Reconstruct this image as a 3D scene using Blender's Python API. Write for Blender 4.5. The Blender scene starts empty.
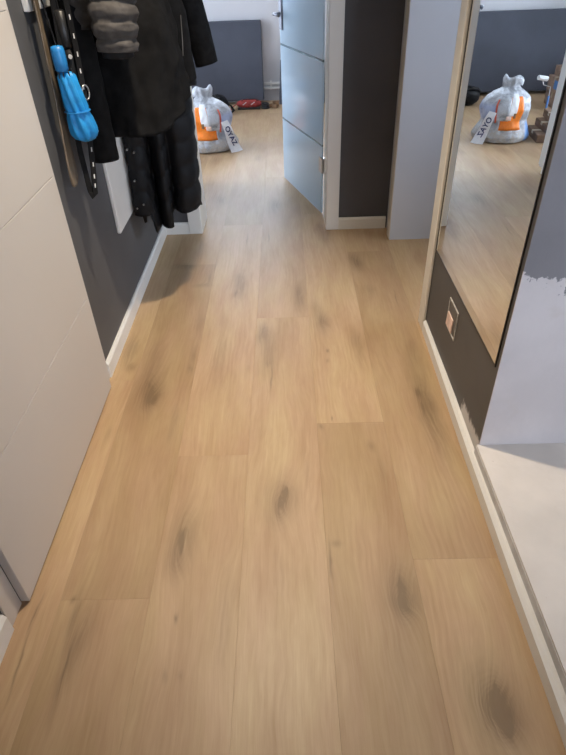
import bpy, bmesh, math, random
from mathutils import Vector, Matrix, noise
R_ = math.radians
random.seed(7)
scn = bpy.context.scene
C = scn.collection

# ------------------------------------------------------------------ camera
FPX, PITCH, YAW, ROLL, CAMH = 562.251, 0.658937, 0.0204228, 0.0392425, 1.45
def cam_axes():
    cp, sp = math.cos(PITCH), math.sin(PITCH)
    F, U, Rt = Vector((0, cp, -sp)), Vector((0, sp, cp)), Vector((1, 0, 0))
    M = Matrix.Rotation(YAW, 3, 'Z')
    F, U, Rt = M @ F, M @ U, M @ Rt
    c, s = math.cos(ROLL), math.sin(ROLL)
    return F, c * U + s * Rt, c * Rt - s * U
F, U, Rt = cam_axes()
cd = bpy.data.cameras.new('camera'); cam = bpy.data.objects.new('camera', cd); C.objects.link(cam)
cd.sensor_fit = 'VERTICAL'; cd.sensor_height = 36; cd.sensor_width = 27
cd.lens = FPX / 755 * 36; cd.clip_start = 0.02
m = Matrix.Identity(4)
for i in range(3):
    m[i][0], m[i][1], m[i][2] = Rt[i], U[i], -F[i]
m.translation = (0, 0, CAMH)
cam.matrix_world = m
scn.camera = cam

# ------------------------------------------------------------------ world, exposure
w = bpy.data.worlds.new('overcast_sky'); scn.world = w; w.use_nodes = True
bg = w.node_tree.nodes['Background']
bg.inputs[0].default_value = (0.74, 0.84, 1.0, 1); bg.inputs[1].default_value = 11.5
LAMP_POWER = 210; LAMP_COLOR = (1.0, 0.85, 0.655); LAMP_POS = (-0.14, 1.74, 2.485)
vs = scn.view_settings
vs.view_transform = 'Standard'; vs.look = 'None'; vs.gamma = 1; vs.use_curve_mapping = False
vs.exposure = 0.0
scn.cycles.sample_clamp_indirect = 6
scn.cycles.max_bounces = 12; scn.cycles.diffuse_bounces = 6; scn.cycles.transparent_max_bounces = 12

def portal(name, loc, rot, sx, sy):       # helps the sampler find the sky through a window opening cut in the walls
    l = bpy.data.lights.new(name, 'AREA'); l.shape = 'RECTANGLE'; l.size = sx; l.size_y = sy
    l.cycles.is_portal = True
    o = bpy.data.objects.new(name, l); C.objects.link(o); o.location = loc; o.rotation_euler = rot
    return o
portal('window_portal', (-2.46, 5.4, 1.275), (0, R_(-90), 0), 2.15, 2.8)
portal('window_portal', (-0.15, 7.26, 1.7), (R_(-90), 0, 0), 2.1, 1.2)
portal('window_portal', (2.36, 2.35, 1.45), (0, R_(90), 0), 1.3, 1.3)
portal('window_portal', (1.5, -1.36, 1.45), (R_(90), 0, 0), 1.5, 1.7)

# ------------------------------------------------------------------ node helper
class NT:
    def __init__(s, name):
        s.m = bpy.data.materials.new(name); s.m.use_nodes = True
        s.t = s.m.node_tree; s.t.nodes.clear()
        s.out = s.t.nodes.new('ShaderNodeOutputMaterial')
    def n(s, typ, **k):
        nd = s.t.nodes.new('ShaderNode' + typ)
        for a, b in k.items(): setattr(nd, a, b)
        return nd
    def put(s, sock, v):
        if isinstance(v, bpy.types.NodeSocket): s.t.links.new(v, sock)
        elif v is not None:
            if isinstance(v, (tuple, list)) and len(v) == 3 and sock.type == 'RGBA': v = (*v, 1)
            sock.default_value = v
    def math(s, op, a, b=None, c=None, clamp=False):
        nd = s.n('Math', operation=op, use_clamp=clamp)
        for i, v in enumerate((a, b, c)): s.put(nd.inputs[i], v) if v is not None else None
        return nd.outputs[0]
    def mix(s, f, a, b, blend='MIX'):
        nd = s.n('Mix', data_type='RGBA', blend_type=blend)
        s.put(nd.inputs[0], f); s.put(nd.inputs[6], a); s.put(nd.inputs[7], b)
        return nd.outputs[2]
    def noise(s, vec, scale, detail=3, rough=0.5, dist=0.0):
        nd = s.n('TexNoise'); s.put(nd.inputs['Vector'], vec)
        nd.inputs['Scale'].default_value = scale; nd.inputs['Detail'].default_value = detail
        nd.inputs['Roughness'].default_value = rough; nd.inputs['Distortion'].default_value = dist
        return nd.outputs[0]
    def ramp(s, f, lo, hi, a=0.0, b=1.0):
        nd = s.n('MapRange', clamp=True, interpolation_type='SMOOTHSTEP'); s.put(nd.inputs[0], f)
        nd.inputs[1].default_value = lo; nd.inputs[2].default_value = hi
        nd.inputs[3].default_value = a; nd.inputs[4].default_value = b
        return nd.outputs[0]
    def pos(s): return s.n('NewGeometry').outputs['Position']
    def obj(s): return s.n('TexCoord').outputs['Object']
    def sep(s, v):
        nd = s.n('SeparateXYZ'); s.put(nd.inputs[0], v); return nd.outputs
    def comb(s, x, y, z):
        nd = s.n('CombineXYZ'); [s.put(nd.inputs[i], v) for i, v in enumerate((x, y, z))]; return nd.outputs[0]
    def bump(s, h, strength, dist=0.01):
        nd = s.n('Bump'); s.put(nd.inputs['Height'], h)
        nd.inputs['Strength'].default_value = strength; nd.inputs['Distance'].default_value = dist
        return nd.outputs[0]
    def bsdf(s, color, rough=0.5, metal=0.0, spec=0.5, normal=None, **k):
        b = s.n('BsdfPrincipled'); s.put(b.inputs['Base Color'], color); s.put(b.inputs['Roughness'], rough)
        b.inputs['Metallic'].default_value = metal; b.inputs['Specular IOR Level'].default_value = spec
        if normal is not None: s.put(b.inputs['Normal'], normal)
        for a, v in k.items(): s.put(b.inputs[a.replace('_', ' ')], v)
        return b
    def done(s, sh):
        s.t.links.new(sh.outputs[0] if hasattr(sh, 'outputs') else sh, s.out.inputs[0]); return s.m

MATS = {}
def paint(name, col, rough=0.55, spec=0.4, var=0.06, scale=6, bump=0.08, bscale=180, metal=0.0, space='pos'):
    t = NT(name); p = t.pos() if space == 'pos' else t.obj()
    v = t.ramp(t.noise(p, scale, 4), 0.3, 0.7, 1 - var, 1 + var)
    c = t.mix(1.0, col, t.comb(v, v, v), 'MULTIPLY')
    nb = t.bump(t.noise(p, bscale, 2), bump, 0.002) if bump else None
    MATS[name] = t.done(t.bsdf(c, rough, metal, spec, nb)); return MATS[name]

paint('white_trim', (0.80, 0.79, 0.76), 0.35, 0.5, 0.02, 3, 0.02)
paint('cream_trim', (0.76, 0.72, 0.64), 0.4, 0.5, 0.02, 3, 0.02)
paint('white_wall', (0.62, 0.62, 0.645), 0.8, 0.2, 0.03, 2, 0.1)
paint('ceiling_white', (0.80, 0.80, 0.79), 0.9, 0.2, 0.02, 2, 0.05)
paint('grey_wall', (0.088, 0.090, 0.096), 0.55, 0.4, 0.10, 3, 0.15, 220)
paint('charcoal_wall', (0.085, 0.085, 0.094), 0.5, 0.4, 0.08, 3, 0.12, 220)
paint('door_white', (0.62, 0.59, 0.56), 0.33, 0.5, 0.015, 2, 0.015)
paint('lining_white', (0.60, 0.63, 0.69), 0.5, 0.4, 0.02, 3, 0.02)
paint('steel', (0.55, 0.55, 0.56), 0.3, 0.5, 0.05, 20, 0, metal=1.0)
paint('dark_steel', (0.22, 0.23, 0.27), 0.4, 0.5, 0.05, 20, 0, metal=0.6)
paint('dark_frame', (0.018, 0.017, 0.016), 0.4, 0.5, 0.1, 20, 0.02)
paint('panel_grey', (0.075, 0.082, 0.105), 0.7, 0.3, 0.10, 3, 0.2, 300)
paint('black_cloth', (0.008, 0.0078, 0.008), 0.9, 0.15, 0.25, 30, 0.5, 500)
paint('black_wool', (0.010, 0.0098, 0.010), 0.95, 0.1, 0.25, 40, 0.6, 700)
paint('black_nylon', (0.006, 0.006, 0.007), 0.6, 0.2, 0.2, 20, 0.25, 160)
paint('charcoal_nylon', (0.066, 0.061, 0.058), 0.75, 0.2, 0.25, 25, 0.8, 70)
paint('blue_nylon', (0.014, 0.25, 0.60), 0.45, 0.4, 0.12, 40, 0.3, 120)
paint('blue_plastic', (0.014, 0.19, 0.50), 0.4, 0.5, 0.08, 40, 0.1)
paint('black_plastic', (0.014, 0.014, 0.015), 0.4, 0.5, 0.1, 20, 0.05)
paint('strap_white', (0.55, 0.55, 0.55), 0.7, 0.3, 0.1, 60, 0.1)
paint('horn_brown', (0.15, 0.115, 0.08), 0.35, 0.5, 0.25, 12, 0.05)
paint('red_fabric', (0.36, 0.05, 0.045), 0.7, 0.3, 0.25, 30, 0.3, 200)
paint('cardboard', (0.36, 0.255, 0.20), 0.85, 0.2, 0.15, 12, 0.15, 250)
paint('cardboard_dark', (0.17, 0.105, 0.07), 0.85, 0.2, 0.2, 12, 0.15, 250)
paint('tape', (0.45, 0.36, 0.25), 0.35, 0.5, 0.05, 20, 0)
paint('print_blue', (0.10, 0.24, 0.55), 0.5, 0.4, 0.1, 30, 0)
paint('print_white', (0.80, 0.81, 0.84), 0.45, 0.4, 0.06, 30, 0.1, 60)
paint('print_navy', (0.02, 0.035, 0.14), 0.5, 0.4, 0.0, 10, 0)
paint('print_orange', (0.85, 0.22, 0.02), 0.4, 0.4, 0.15, 25, 0.15, 50)
paint('print_red', (0.70, 0.14, 0.08), 0.45, 0.4, 0.1, 30, 0)
paint('brown_wood', (0.20, 0.115, 0.06), 0.7, 0.3, 0.3, 20, 0.2, 100)
paint('plaster_pink', (0.80, 0.60, 0.52), 0.8, 0.2, 0.12, 40, 0.2, 120)
paint('plaster_edge', (0.52, 0.50, 0.47), 0.8, 0.2, 0.2, 60, 0.3, 150)
paint('box_grey', (0.105, 0.10, 0.095), 0.5, 0.4, 0.1, 30, 0.1)
paint('lamp_base', (0.7, 0.7, 0.68), 0.3, 0.5, 0.02, 10, 0, metal=0.0)
paint('curb_grey', (0.62, 0.62, 0.63), 0.8, 0.2, 0.12, 12, 0.3, 90)

def mat_wall_right():
    # dark grey paint with a few scuffs and a bare plaster patch by the corner
    t = NT('scuffed_grey_wall'); p = t.pos(); x, y, z = t.sep(p)
    nz = t.noise(p, 26, 4, 0.65)
    ex = t.math('MULTIPLY', t.math('SUBTRACT', nz, 0.5), 0.06)
    stroke = t.math('MULTIPLY', t.math('SUBTRACT', t.noise(t.comb(0.0, t.math('MULTIPLY', y, 90.0), t.math('MULTIPLY', z, 5.0)), 1, 2), 0.5), 0.05)
    zz = t.math('ADD', t.math('ADD', z, ex), stroke)
    top = t.math('MULTIPLY_ADD', y, 0.05, 0.030)            # the patch climbs away from the corner
    patch = t.math('MULTIPLY', t.ramp(t.math('SUBTRACT', top, zz), -0.012, 0.012), t.ramp(t.math('ADD', y, ex), 1.56, 1.58, 1, 0))
    streak = t.ramp(t.noise(t.comb(x, t.math('MULTIPLY', y, 40.0), t.math('MULTIPLY', z, 4.0)), 1.0, 2), 0.70, 0.78)
    streak = t.math('MULTIPLY', streak, t.ramp(t.noise(p, 7, 2), 0.5, 0.66))
    v = t.ramp(t.noise(p, 4, 4), 0.3, 0.7, 0.9, 1.12)
    base = t.mix(1.0, (0.090, 0.088, 0.088), t.comb(v, v, v), 'MULTIPLY')
    c = t.mix(t.math('MULTIPLY', streak, 0.25), base, (0.35, 0.34, 0.33))
    c = t.mix(patch, c, (0.58, 0.55, 0.53))
    MATS['scuffed_grey_wall'] = t.done(t.bsdf(c, 0.55, 0, 0.4, t.bump(t.noise(p, 200, 2), 0.15, 0.002)))
mat_wall_right()

def mat_primer():
    # old grey-blue paint above, ragged white filler below
    t = NT('half_primed_wall'); p = t.pos(); x, y, z = t.sep(p)
    e = t.math('MULTIPLY', t.math('SUBTRACT', t.noise(t.comb(t.math('MULTIPLY', x, 22.0), 0.0, t.math('MULTIPLY', z, 22.0)), 1, 4, 0.7), 0.5), 0.20)
    s = t.math('MULTIPLY', t.math('SUBTRACT', t.noise(t.comb(t.math('MULTIPLY', x, 55.0), 3.0, t.math('MULTIPLY', z, 4.0)), 1, 2), 0.5), 0.05)
    tilt = t.math('MULTIPLY_ADD', x, 0.35, -0.23)
    h = t.math('ADD', t.math('ADD', z, e), t.math('ADD', s, tilt))
    up = t.ramp(h, 0.712, 0.722)
    v = t.ramp(t.noise(p, 5, 4), 0.3, 0.7, 0.93, 1.05)
    low = t.mix(1.0, (0.575, 0.53, 0.525), t.comb(v, v, v), 'MULTIPLY')
    stain = t.math('MULTIPLY', t.ramp(t.noise(p, 9, 3), 0.62, 0.75), 0.35)
    low = t.mix(stain, low, (0.52, 0.46, 0.42))
    c = t.mix(up, low, t.mix(1.0, (0.20, 0.19, 0.20), t.comb(v, v, v), 'MULTIPLY'))
    MATS['half_primed_wall'] = t.done(t.bsdf(c, 0.7, 0, 0.3, t.bump(t.noise(p, 60, 3), 0.15, 0.004)))
mat_primer()

def mat_screed():
    t = NT('pale_screed'); p = t.pos()
    v = t.ramp(t.noise(p, 4, 5), 0.25, 0.75, 0.88, 1.08)
    c = t.mix(1.0, (0.66, 0.60, 0.54), t.comb(v, v, v), 'MULTIPLY')
    spots = t.ramp(t.noise(p, 38, 3, 0.6), 0.70, 0.76)
    c = t.mix(t.math('MULTIPLY', spots, 0.6), c, (0.40, 0.31, 0.25))
    MATS['pale_screed'] = t.done(t.bsdf(c, 0.75, 0, 0.3, t.bump(t.noise(p, 40, 4), 0.3, 0.004)))
mat_screed()

# knots, dark figure and cracks of the oak print: x, y, radius x, radius y, strength
KNOTS = [(-.351,1.074,.034,.10,.55),(-.353,1.085,.010,.022,.8),(-.36,1.00,.03,.06,.25),
 (-.044,1.223,.045,.085,.50),(-.036,1.235,.008,.03,.8),(-.05,1.18,.02,.04,.35),
 (-.59,1.812,.045,.12,.75),(-.57,1.74,.02,.05,.5),(-.61,2.05,.03,.12,.3),
 (.296,.882,.035,.075,.65),(.298,.905,.011,.022,.9),(.29,.84,.03,.03,.4),(.26,.70,.05,.16,.28),
 (.52,1.70,.032,.16,.6),(.50,1.74,.012,.03,.7),(.53,1.50,.03,.16,.3),(.535,2.0,.03,.12,.3),
 (.467,.556,.035,.055,.85),(.45,.60,.07,.10,.40),(.472,.54,.008,.03,.8),
 (-.588,.75,.03,.10,.50),(-.62,.83,.01,.06,.5),(-.60,.66,.006,.09,.7),(-.635,.872,.006,.012,.8),
 (-.332,.815,.006,.014,1.0),(-.341,.654,.008,.02,.5),(-.30,.66,.008,.012,.35),
 (-.132,2.243,.018,.07,.55),(-.125,2.19,.03,.06,.3),(-.10,2.05,.028,.12,.40),(-.089,1.871,.003,.07,.9),(-.10,1.98,.014,.03,.3),
 (.098,.98,.004,.07,.9),(.12,1.04,.016,.012,.5),
 (.047,2.567,.020,.11,.60),(.151,2.299,.028,.07,.65),(.13,2.42,.02,.06,.3),(.385,2.912,.032,.075,.65),(.36,2.98,.02,.05,.3),
 (-.266,2.694,.030,.14,.55),(-.285,2.60,.008,.03,.6),(-.29,2.78,.018,.05,.3),(-.60,2.93,.05,.03,.55),(-.47,2.70,.04,.02,.4),(-.44,2.78,.008,.06,.5),
 (-.087,3.84,.035,.10,.60),(-.12,3.30,.004,.06,.7),(-.25,3.3,.004,.08,.5),(-.476,3.97,.04,.11,.50),(.24,3.30,.03,.12,.45),(.20,3.45,.02,.05,.3),
 (.163,2.06,.006,.012,.9),(.16,1.99,.006,.012,.4),(.301,2.10,.025,.10,.35),(.54,2.52,.003,.06,.7),(.42,2.60,.02,.05,.3),
 (-.443,2.33,.016,.10,.35),(-.44,2.05,.014,.06,.5),(-.44,1.95,.010,.03,.6),(-.46,1.6,.015,.12,.40),
 (-.606,4.92,.05,.09,.4),(-.24,4.936,.03,.08,.45),(.10,1.556,.008,.02,.7),(.145,1.60,.004,.01,.8),(.28,1.46,.014,.03,.6),(.30,1.33,.012,.10,.3),
 (-.727,.84,.0025,.05,.9),(-.722,.70,.0025,.10,.9),(-.70,1.55,.012,.05,.3),(-.73,2.10,.03,.10,.45),(-.70,1.98,.02,.03,.4),
 (-.32,2.05,.02,.12,.25),(-.19,1.95,.010,.06,.3),(.04,1.35,.010,.10,.2),(-.20,.80,.02,.12,.18),(-.05,.95,.018,.10,.16),
 (.478,.53,.006,.02,1.0),(.458,.575,.005,.018,.8),(.47,.60,.004,.014,.6),(-.050,1.205,.004,.02,.9),(-.028,1.25,.004,.015,.6),(-.585,1.79,.007,.03,.8),(-.60,1.85,.005,.02,.6),(.505,1.66,.006,.03,.8),(.292,.865,.005,.012,.8),(-.345,1.05,.005,.02,.9)]
def mat_oak():
    t = NT('oak_plank'); p = t.pos(); x, y, z = t.sep(p)
    oi = t.n('ObjectInfo'); rnd, ocol = oi.outputs['Random'], oi.outputs['Color']
    off = t.math('MULTIPLY', rnd, 57.0)
    wob = t.math('MULTIPLY', t.math('SUBTRACT', t.noise(t.comb(t.math('MULTIPLY', x, 14.0), t.math('MULTIPLY', y, 6.0), off), 1, 3), 0.5), 0.03)
    xk = t.math('ADD', x, wob)
    yk = t.math('MULTIPLY_ADD', wob, 2.2, y)
    acc = None; wide = None
    for (cx, cy, rx, ry, s) in KNOTS:
        if rx > .019: rx *= 1.2; ry *= 1.15
        dx = t.math('MULTIPLY_ADD', xk, 1 / rx, -cx / rx); dy = t.math('MULTIPLY_ADD', yk, 1 / ry, -cy / ry)
        e = t.math('EXPONENT', t.math('MULTIPLY', t.math('MULTIPLY_ADD', dx, dx, t.math('MULTIPLY', dy, dy)), -1.0))
        if rx > .019: s *= 1.25
        acc = t.math('MULTIPLY_ADD', e, s, acc if acc is not None else 0.0)
        if rx > 0.019: wide = t.math('MULTIPLY_ADD', e, s, wide if wide is not None else 0.0)
    # fine grain runs along the plank and bends round the knots
    bend = t.math('MULTIPLY', wide, 0.030)
    slow = t.math('MULTIPLY', t.math('SUBTRACT', t.noise(t.comb(t.math('MULTIPLY', x, 5.0), t.math('MULTIPLY', y, 1.6), off), 1, 3), 0.5), 0.09)
    xg = t.math('ADD', t.math('ADD', x, bend), slow)
    g1 = t.noise(t.comb(t.math('MULTIPLY', xg, 110.0), t.math('MULTIPLY', y, 5.0), off), 1, 5, 0.65)
    g2 = t.noise(t.comb(t.math('MULTIPLY', xg, 380.0), t.math('MULTIPLY', y, 16.0), off), 1, 3, 0.6)
    cath = t.math('SINE', t.math('MULTIPLY', xg, 330.0))
    cmask = t.ramp(t.noise(t.comb(t.math('MULTIPLY', x, 9.0), t.math('MULTIPLY', y, 1.3), off), 1, 2), 0.5, 0.68)
    broad = t.noise(t.comb(t.math('MULTIPLY', xg, 10.0), t.math('MULTIPLY', y, 2.0), off), 1, 4, 0.6)
    tone = t.math('ADD', t.math('MULTIPLY', t.math('SUBTRACT', broad, 0.5), 1.35),
                  t.math('ADD', t.math('MULTIPLY', t.math('SUBTRACT', g1, 0.5), 0.75), t.math('MULTIPLY', t.math('SUBTRACT', g2, 0.5), 0.40)))
    tone = t.math('MULTIPLY_ADD', t.math('MULTIPLY', cath, cmask), 0.075, tone)
    f = t.math('ADD', tone, 0.5, clamp=True)
    c = t.mix(f, (0.520, 0.382, 0.236), (0.345, 0.218, 0.116))
    hue = t.ramp(t.noise(t.comb(t.math('MULTIPLY', xg, 9.0), t.math('MULTIPLY', y, 2.4), t.math('ADD', off, 9.0)), 1, 3, 0.55), 0.32, 0.68)
    c = t.mix(1.0, c, t.mix(hue, (1.01, 1.015, .95), (1.0, .955, .955)), 'MULTIPLY')
    c = t.mix(1.0, c, ocol, 'MULTIPLY')
    # generic faint figure for planks away from the listed knots
    ring = t.math('MULTIPLY', t.math('SINE', t.math('MULTIPLY', wide, 42.0)), 0.05)
    gk = t.math('MULTIPLY_ADD', t.math('SUBTRACT', g1, 0.5), 1.3, t.math('ADD', 0.85, ring))
    k = t.math('MULTIPLY', acc, gk, clamp=True)
    c = t.mix(t.math('MULTIPLY', k, 0.78), c, (0.140, 0.088, 0.046))
    b = t.bump(t.math('ADD', g2, g1), 0.06, 0.002)
    ro = t.math('MULTIPLY_ADD', t.math('SUBTRACT', g1, 0.5), 0.12, 0.46)
    MATS['oak'] = t.done(t.bsdf(c, ro, 0, 0.55, b))
mat_oak()

def mat_glass_door():
    t = NT('satin_glass'); p = t.pos()
    v = t.ramp(t.noise(p, 3, 2), 0.3, 0.7, 0.97, 1.03)
    c = t.mix(1.0, (0.66, 0.77, 0.86), t.comb(v, v, v), 'MULTIPLY')
    d = t.bsdf(c, 0.12, 0, 0.5, None, Coat_Weight=0.6, Coat_Roughness=0.05)
    tr = t.n('BsdfTranslucent'); t.put(tr.inputs[0], (0.62, 0.78, 0.88))
    mx = t.n('MixShader'); mx.inputs[0].default_value = 0.35
    t.t.links.new(d.outputs[0], mx.inputs[1]); t.t.links.new(tr.outputs[0], mx.inputs[2])
    MATS['satin_glass'] = t.done(mx)
    t = NT('clear_stripe_glass')
    d = t.bsdf((0.22, 0.29, 0.34), 0.08, 0, 0.5); tr = t.n('BsdfTransparent'); t.put(tr.inputs[0], (0.8, 0.9, 0.92))
    mx = t.n('MixShader'); mx.inputs[0].default_value = 0.35
    t.t.links.new(d.outputs[0], mx.inputs[1]); t.t.links.new(tr.outputs[0], mx.inputs[2])
    MATS['clear_glass'] = t.done(mx)
    t = NT('window_glass'); g = t.n('BsdfGlossy'); g.inputs[1].default_value = 0.02
    tr = t.n('BsdfTransparent'); fr = t.n('Fresnel'); fr.inputs[0].default_value = 1.45
    mx = t.n('MixShader'); t.t.links.new(fr.outputs[0], mx.inputs[0])
    t.t.links.new(tr.outputs[0], mx.inputs[1]); t.t.links.new(g.outputs[0], mx.inputs[2])
    MATS['window_glass'] = t.done(mx)
    t = NT('mirror_glass'); g = t.n('BsdfGlossy'); t.put(g.inputs[0], (0.86, 0.88, 0.88)); g.inputs[1].default_value = 0.0
    MATS['mirror'] = t.done(g)
    t = NT('lamp_glow'); e = t.n('Emission'); t.put(e.inputs[0], LAMP_COLOR); e.inputs[1].default_value = 60.0
    MATS['lamp_glow'] = t.done(e)
mat_glass_door()

def mat_bag():
    t = NT('filled_plastic_bag'); p = t.obj(); x, y, z = t.sep(p)
    n1 = t.noise(p, 11, 5, 0.65, 1.2); n2 = t.noise(p, 26, 3, 0.6)
    c = t.mix(t.ramp(n1, 0.35, 0.65), (0.55, 0.58, 0.63), (0.27, 0.28, 0.30))
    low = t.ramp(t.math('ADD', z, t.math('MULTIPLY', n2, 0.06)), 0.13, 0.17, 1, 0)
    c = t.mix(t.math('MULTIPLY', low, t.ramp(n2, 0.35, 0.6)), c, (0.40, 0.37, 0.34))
    blue = t.math('MULTIPLY', t.ramp(x, -0.17, -0.14, 1, 0), t.ramp(z, 0.15, 0.18, 1, 0))
    c = t.mix(blue, c, (0.12, 0.26, 0.55))
    blue2 = t.math('MULTIPLY', t.ramp(x, 0.10, 0.14), t.math('MULTIPLY', t.ramp(z, 0.16, 0.20), t.ramp(z, 0.28, 0.33, 1, 0)))
    c = t.mix(t.math('MULTIPLY', blue2, 0.7), c, (0.36, 0.44, 0.68))
    MATS['bag'] = t.done(t.bsdf(c, 0.3, 0, 0.5, t.bump(t.noise(p, 22, 4, 0.7), 0.6, 0.02)))
mat_bag()

# ------------------------------------------------------------------ mesh helper
class MB:
    def __init__(s): s.v = []; s.f = []
    def add(s, vs, fs):
        o = len(s.v); s.v += [tuple(v) for v in vs]; s.f += [tuple(i + o for i in f) for f in fs]; return s
    def box(s, x0, x1, y0, y1, z0, z1):
        return s.add([(x0,y0,z0),(x1,y0,z0),(x1,y1,z0),(x0,y1,z0),(x0,y0,z1),(x1,y0,z1),(x1,y1,z1),(x0,y1,z1)],
              [(0,3,2,1),(4,5,6,7),(0,1,5,4),(1,2,6,5),(2,3,7,6),(3,0,4,7)])
    def prism(s, poly, axis, a, b):        # polygon extruded along an axis: poly in the two other axes, in order
        def P(u, v, w): return {'x': (w, u, v), 'y': (u, w, v), 'z': (u, v, w)}[axis]
        n = len(poly)
        return s.add([P(u, v, a) for u, v in poly] + [P(u, v, b) for u, v in poly],
              [tuple(range(n))[::-1], tuple(range(n, 2*n))] + [(i, (i+1) % n, n+(i+1) % n, n+i) for i in range(n)])
    def loft(s, rings, caps=True):
        n = len(rings[0]); vs = [p for r in rings for p in r]; fs = []
        for j in range(len(rings) - 1):
            for i in range(n):
                a, b = j*n + i, j*n + (i+1) % n
                fs.append((a, b, b+n, a+n))
        if caps: fs += [tuple(range(n))[::-1], tuple(range((len(rings)-1)*n, len(rings)*n))]
        return s.add(vs, fs)
    def tube(s, pts, rad, n=10, ry=None, caps=True):
        pts = [Vector(p) for p in pts]; rings = []
        up = Vector((0, 0, 1)) if abs((pts[1]-pts[0]).normalized().z) < 0.9 else Vector((1, 0, 0))
        for i, p in enumerate(pts):
            d = (pts[min(i+1, len(pts)-1)] - pts[max(i-1, 0)]).normalized()
            a = d.cross(up).normalized(); b = d.cross(a).normalized()
            r = rad[i] if isinstance(rad, (list, tuple)) else rad
            q = (ry[i] if isinstance(ry, (list, tuple)) else ry) if ry is not None else r
            rings.append([tuple(p + a*r*math.cos(2*math.pi*k/n) + b*q*math.sin(2*math.pi*k/n)) for k in range(n)])
        return s.loft(rings, caps)
    def build(s, name, mat, parent=None, smooth=False, bevel=0.0, loc=None):
        me = bpy.data.meshes.new(name); me.from_pydata(s.v, [], s.f); me.update()
        bm = bmesh.new(); bm.from_mesh(me)
        bmesh.ops.recalc_face_normals(bm, faces=bm.faces)
        if bevel:
            bmesh.ops.bevel(bm, geom=list(bm.edges), offset=bevel, segments=1, affect='EDGES', profile=0.5, clamp_overlap=True)
        if loc is not None: bmesh.ops.translate(bm, verts=bm.verts, vec=-Vector(loc))
        bm.to_mesh(me); bm.free()
        if smooth:
            for q in me.polygons: q.use_smooth = True
        me.materials.append(MATS[mat] if isinstance(mat, str) else mat)
        o = bpy.data.objects.new(name, me); C.objects.link(o)
        if loc is not None: o.location = loc
        if parent is not None:
            o.parent = parent
            if parent.type == 'EMPTY' or loc is None:
                o.matrix_parent_inverse = Matrix.Translation(-(WLOC.get(parent.name, Vector((0,0,0)))))
        if loc is not None: WLOC[o.name] = Vector(loc)
        return o
WLOC = {}
def tag(o, label, cat, group=None, kind=None):
    o['label'] = label; o['category'] = cat
    if group: o['group'] = group
    if kind: o['kind'] = kind
    return o
def thing(name, loc, label, cat, group=None, kind=None):
    o = bpy.data.objects.new(name, None); C.objects.link(o); o.location = loc; o.empty_display_size = 0.1
    WLOC[o.name] = Vector(loc)
    return tag(o, label, cat, group, kind)
def box(*a): return MB().box(*a)

# ------------------------------------------------------------------ the shell
H = 2.5
WL, WR, YD, YE = -0.785, 0.622, 3.40, 3.64       # hall: left wall, right wall, doorway wall front and back
YF = 7.13                                        # far wall of the room beyond
slab = tag(box(-2.55, 2.45, -1.4, 7.25, -0.06, -0.012).build('floor', 'curb_grey'), 'light oak plank floor running through the hall into the room', 'floor', kind='structure')
PW = 0.253; X0 = 0.089; PL = 2.08
joint = {-5: .6, -4: 1.30, -3: 1.88, -2: .874, -1: 1.425, 0: .27, 1: 1.58-PL, 2: .98, 3: .35}
# row index k spans X0+(k-1)*PW .. X0+k*PW ; k=0 is between seams C and D
joint = {k: {-3: 1.88, -2: .872, -1: 1.425, 0: .27, 1: 1.58, 2: .98}.get(k, (0.37 * k * k + 0.9 * k) % PL) for k in range(-9, 10)}
tones = {(-3, 1): (1.08, 1.08, 1.06), (-3, 2): (.90, .88, .85), (-2, 1): (.90, .87, .84), (-2, 0): (.94, .91, .88), (-1, 0): (.97, .95, .93), (-1, 1): (1.05, 1.04, 1.04),
         (0, 0): (1.06, 1.05, 1.03), (0, 1): (1.02, 1.02, 1.02), (1, 0): (.87, .835, .79), (1, 1): (1.06, 1.06, 1.05), (2, 1): (.92, .90, .86), (2, 0): (1.02, 1.0, .97)}
for k in range(-9, 10):
    x0, x1 = X0 + (k-1)*PW, X0 + k*PW
    j = joint[k]
    while j > -0.6: j -= PL
    n = 0; y = j
    while y < YF:
        y0, y1 = max(y, -1.3), min(y + PL, YF); yc = y + PL*0.5
        if y1 - y0 > 0.02:
            idx = int(round((y - joint[k]) / PL)) + 1
            g = 0.0001
            o = box(x0+g, x1-g, y0+g, y1-g, -0.012, 0).build('floor_plank', 'oak', slab, bevel=0.0003)
            tt = tones.get((k, idx))
            if tt is None:
                q = random.uniform(.92, 1.06); tt = (q, q*random.uniform(.98, 1.0), q*random.uniform(.95, 1.0))
            o.color = (*tt, 1)
        y += PL

tag(box(-2.55, 2.45, -1.4, 7.25, H, H+.06).build('ceiling', 'ceiling_white'), 'flat white ceiling over the hall', 'ceiling', kind='structure')
tag(box(WL-.12, WL, -1.3, YD, 0, H).build('wall_left', 'grey_wall'), 'dark grey painted hall wall behind the coats', 'wall', kind='structure')
tag(box(WR, WR+.27, 1.35+.004, 2.28, 0, H).build('wall_right', 'scuffed_grey_wall'), 'scuffed dark grey wall below the mirror with bare plaster patch', 'wall', kind='structure')
tag(box(WR, 2.3, 1.35, 1.354, 0, H).box(WR+.27, 2.3, 1.354, 1.47, 0, H).build('wall_alcove', 'half_primed_wall'), 'end wall at right with grey paint above ragged white filler', 'wall', kind='structure')
dw = MB().box(WL-.12, -.60, YD, YE, 0, H).box(.30, WR, YD, YE, 0, H).box(-.60, .30, YD, YE, 2.08, H).box(-2.5, WL-.12, YD+.1, YE, 0, H)
tag(dw.build('wall_doorway', 'charcoal_wall'), 'charcoal wall around the doorway to the far room', 'wall', kind='structure')
tag(box(WR, 2.3, YD, YE, 0, H).box(WR, WR+.27, 3.23, YD, 0, H).box(WR, WR+.27, 2.28, 3.23, 2.08, H).build('wall_side', 'white_wall'), 'white wall around the side doorway on the right', 'wall', kind='structure')
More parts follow.
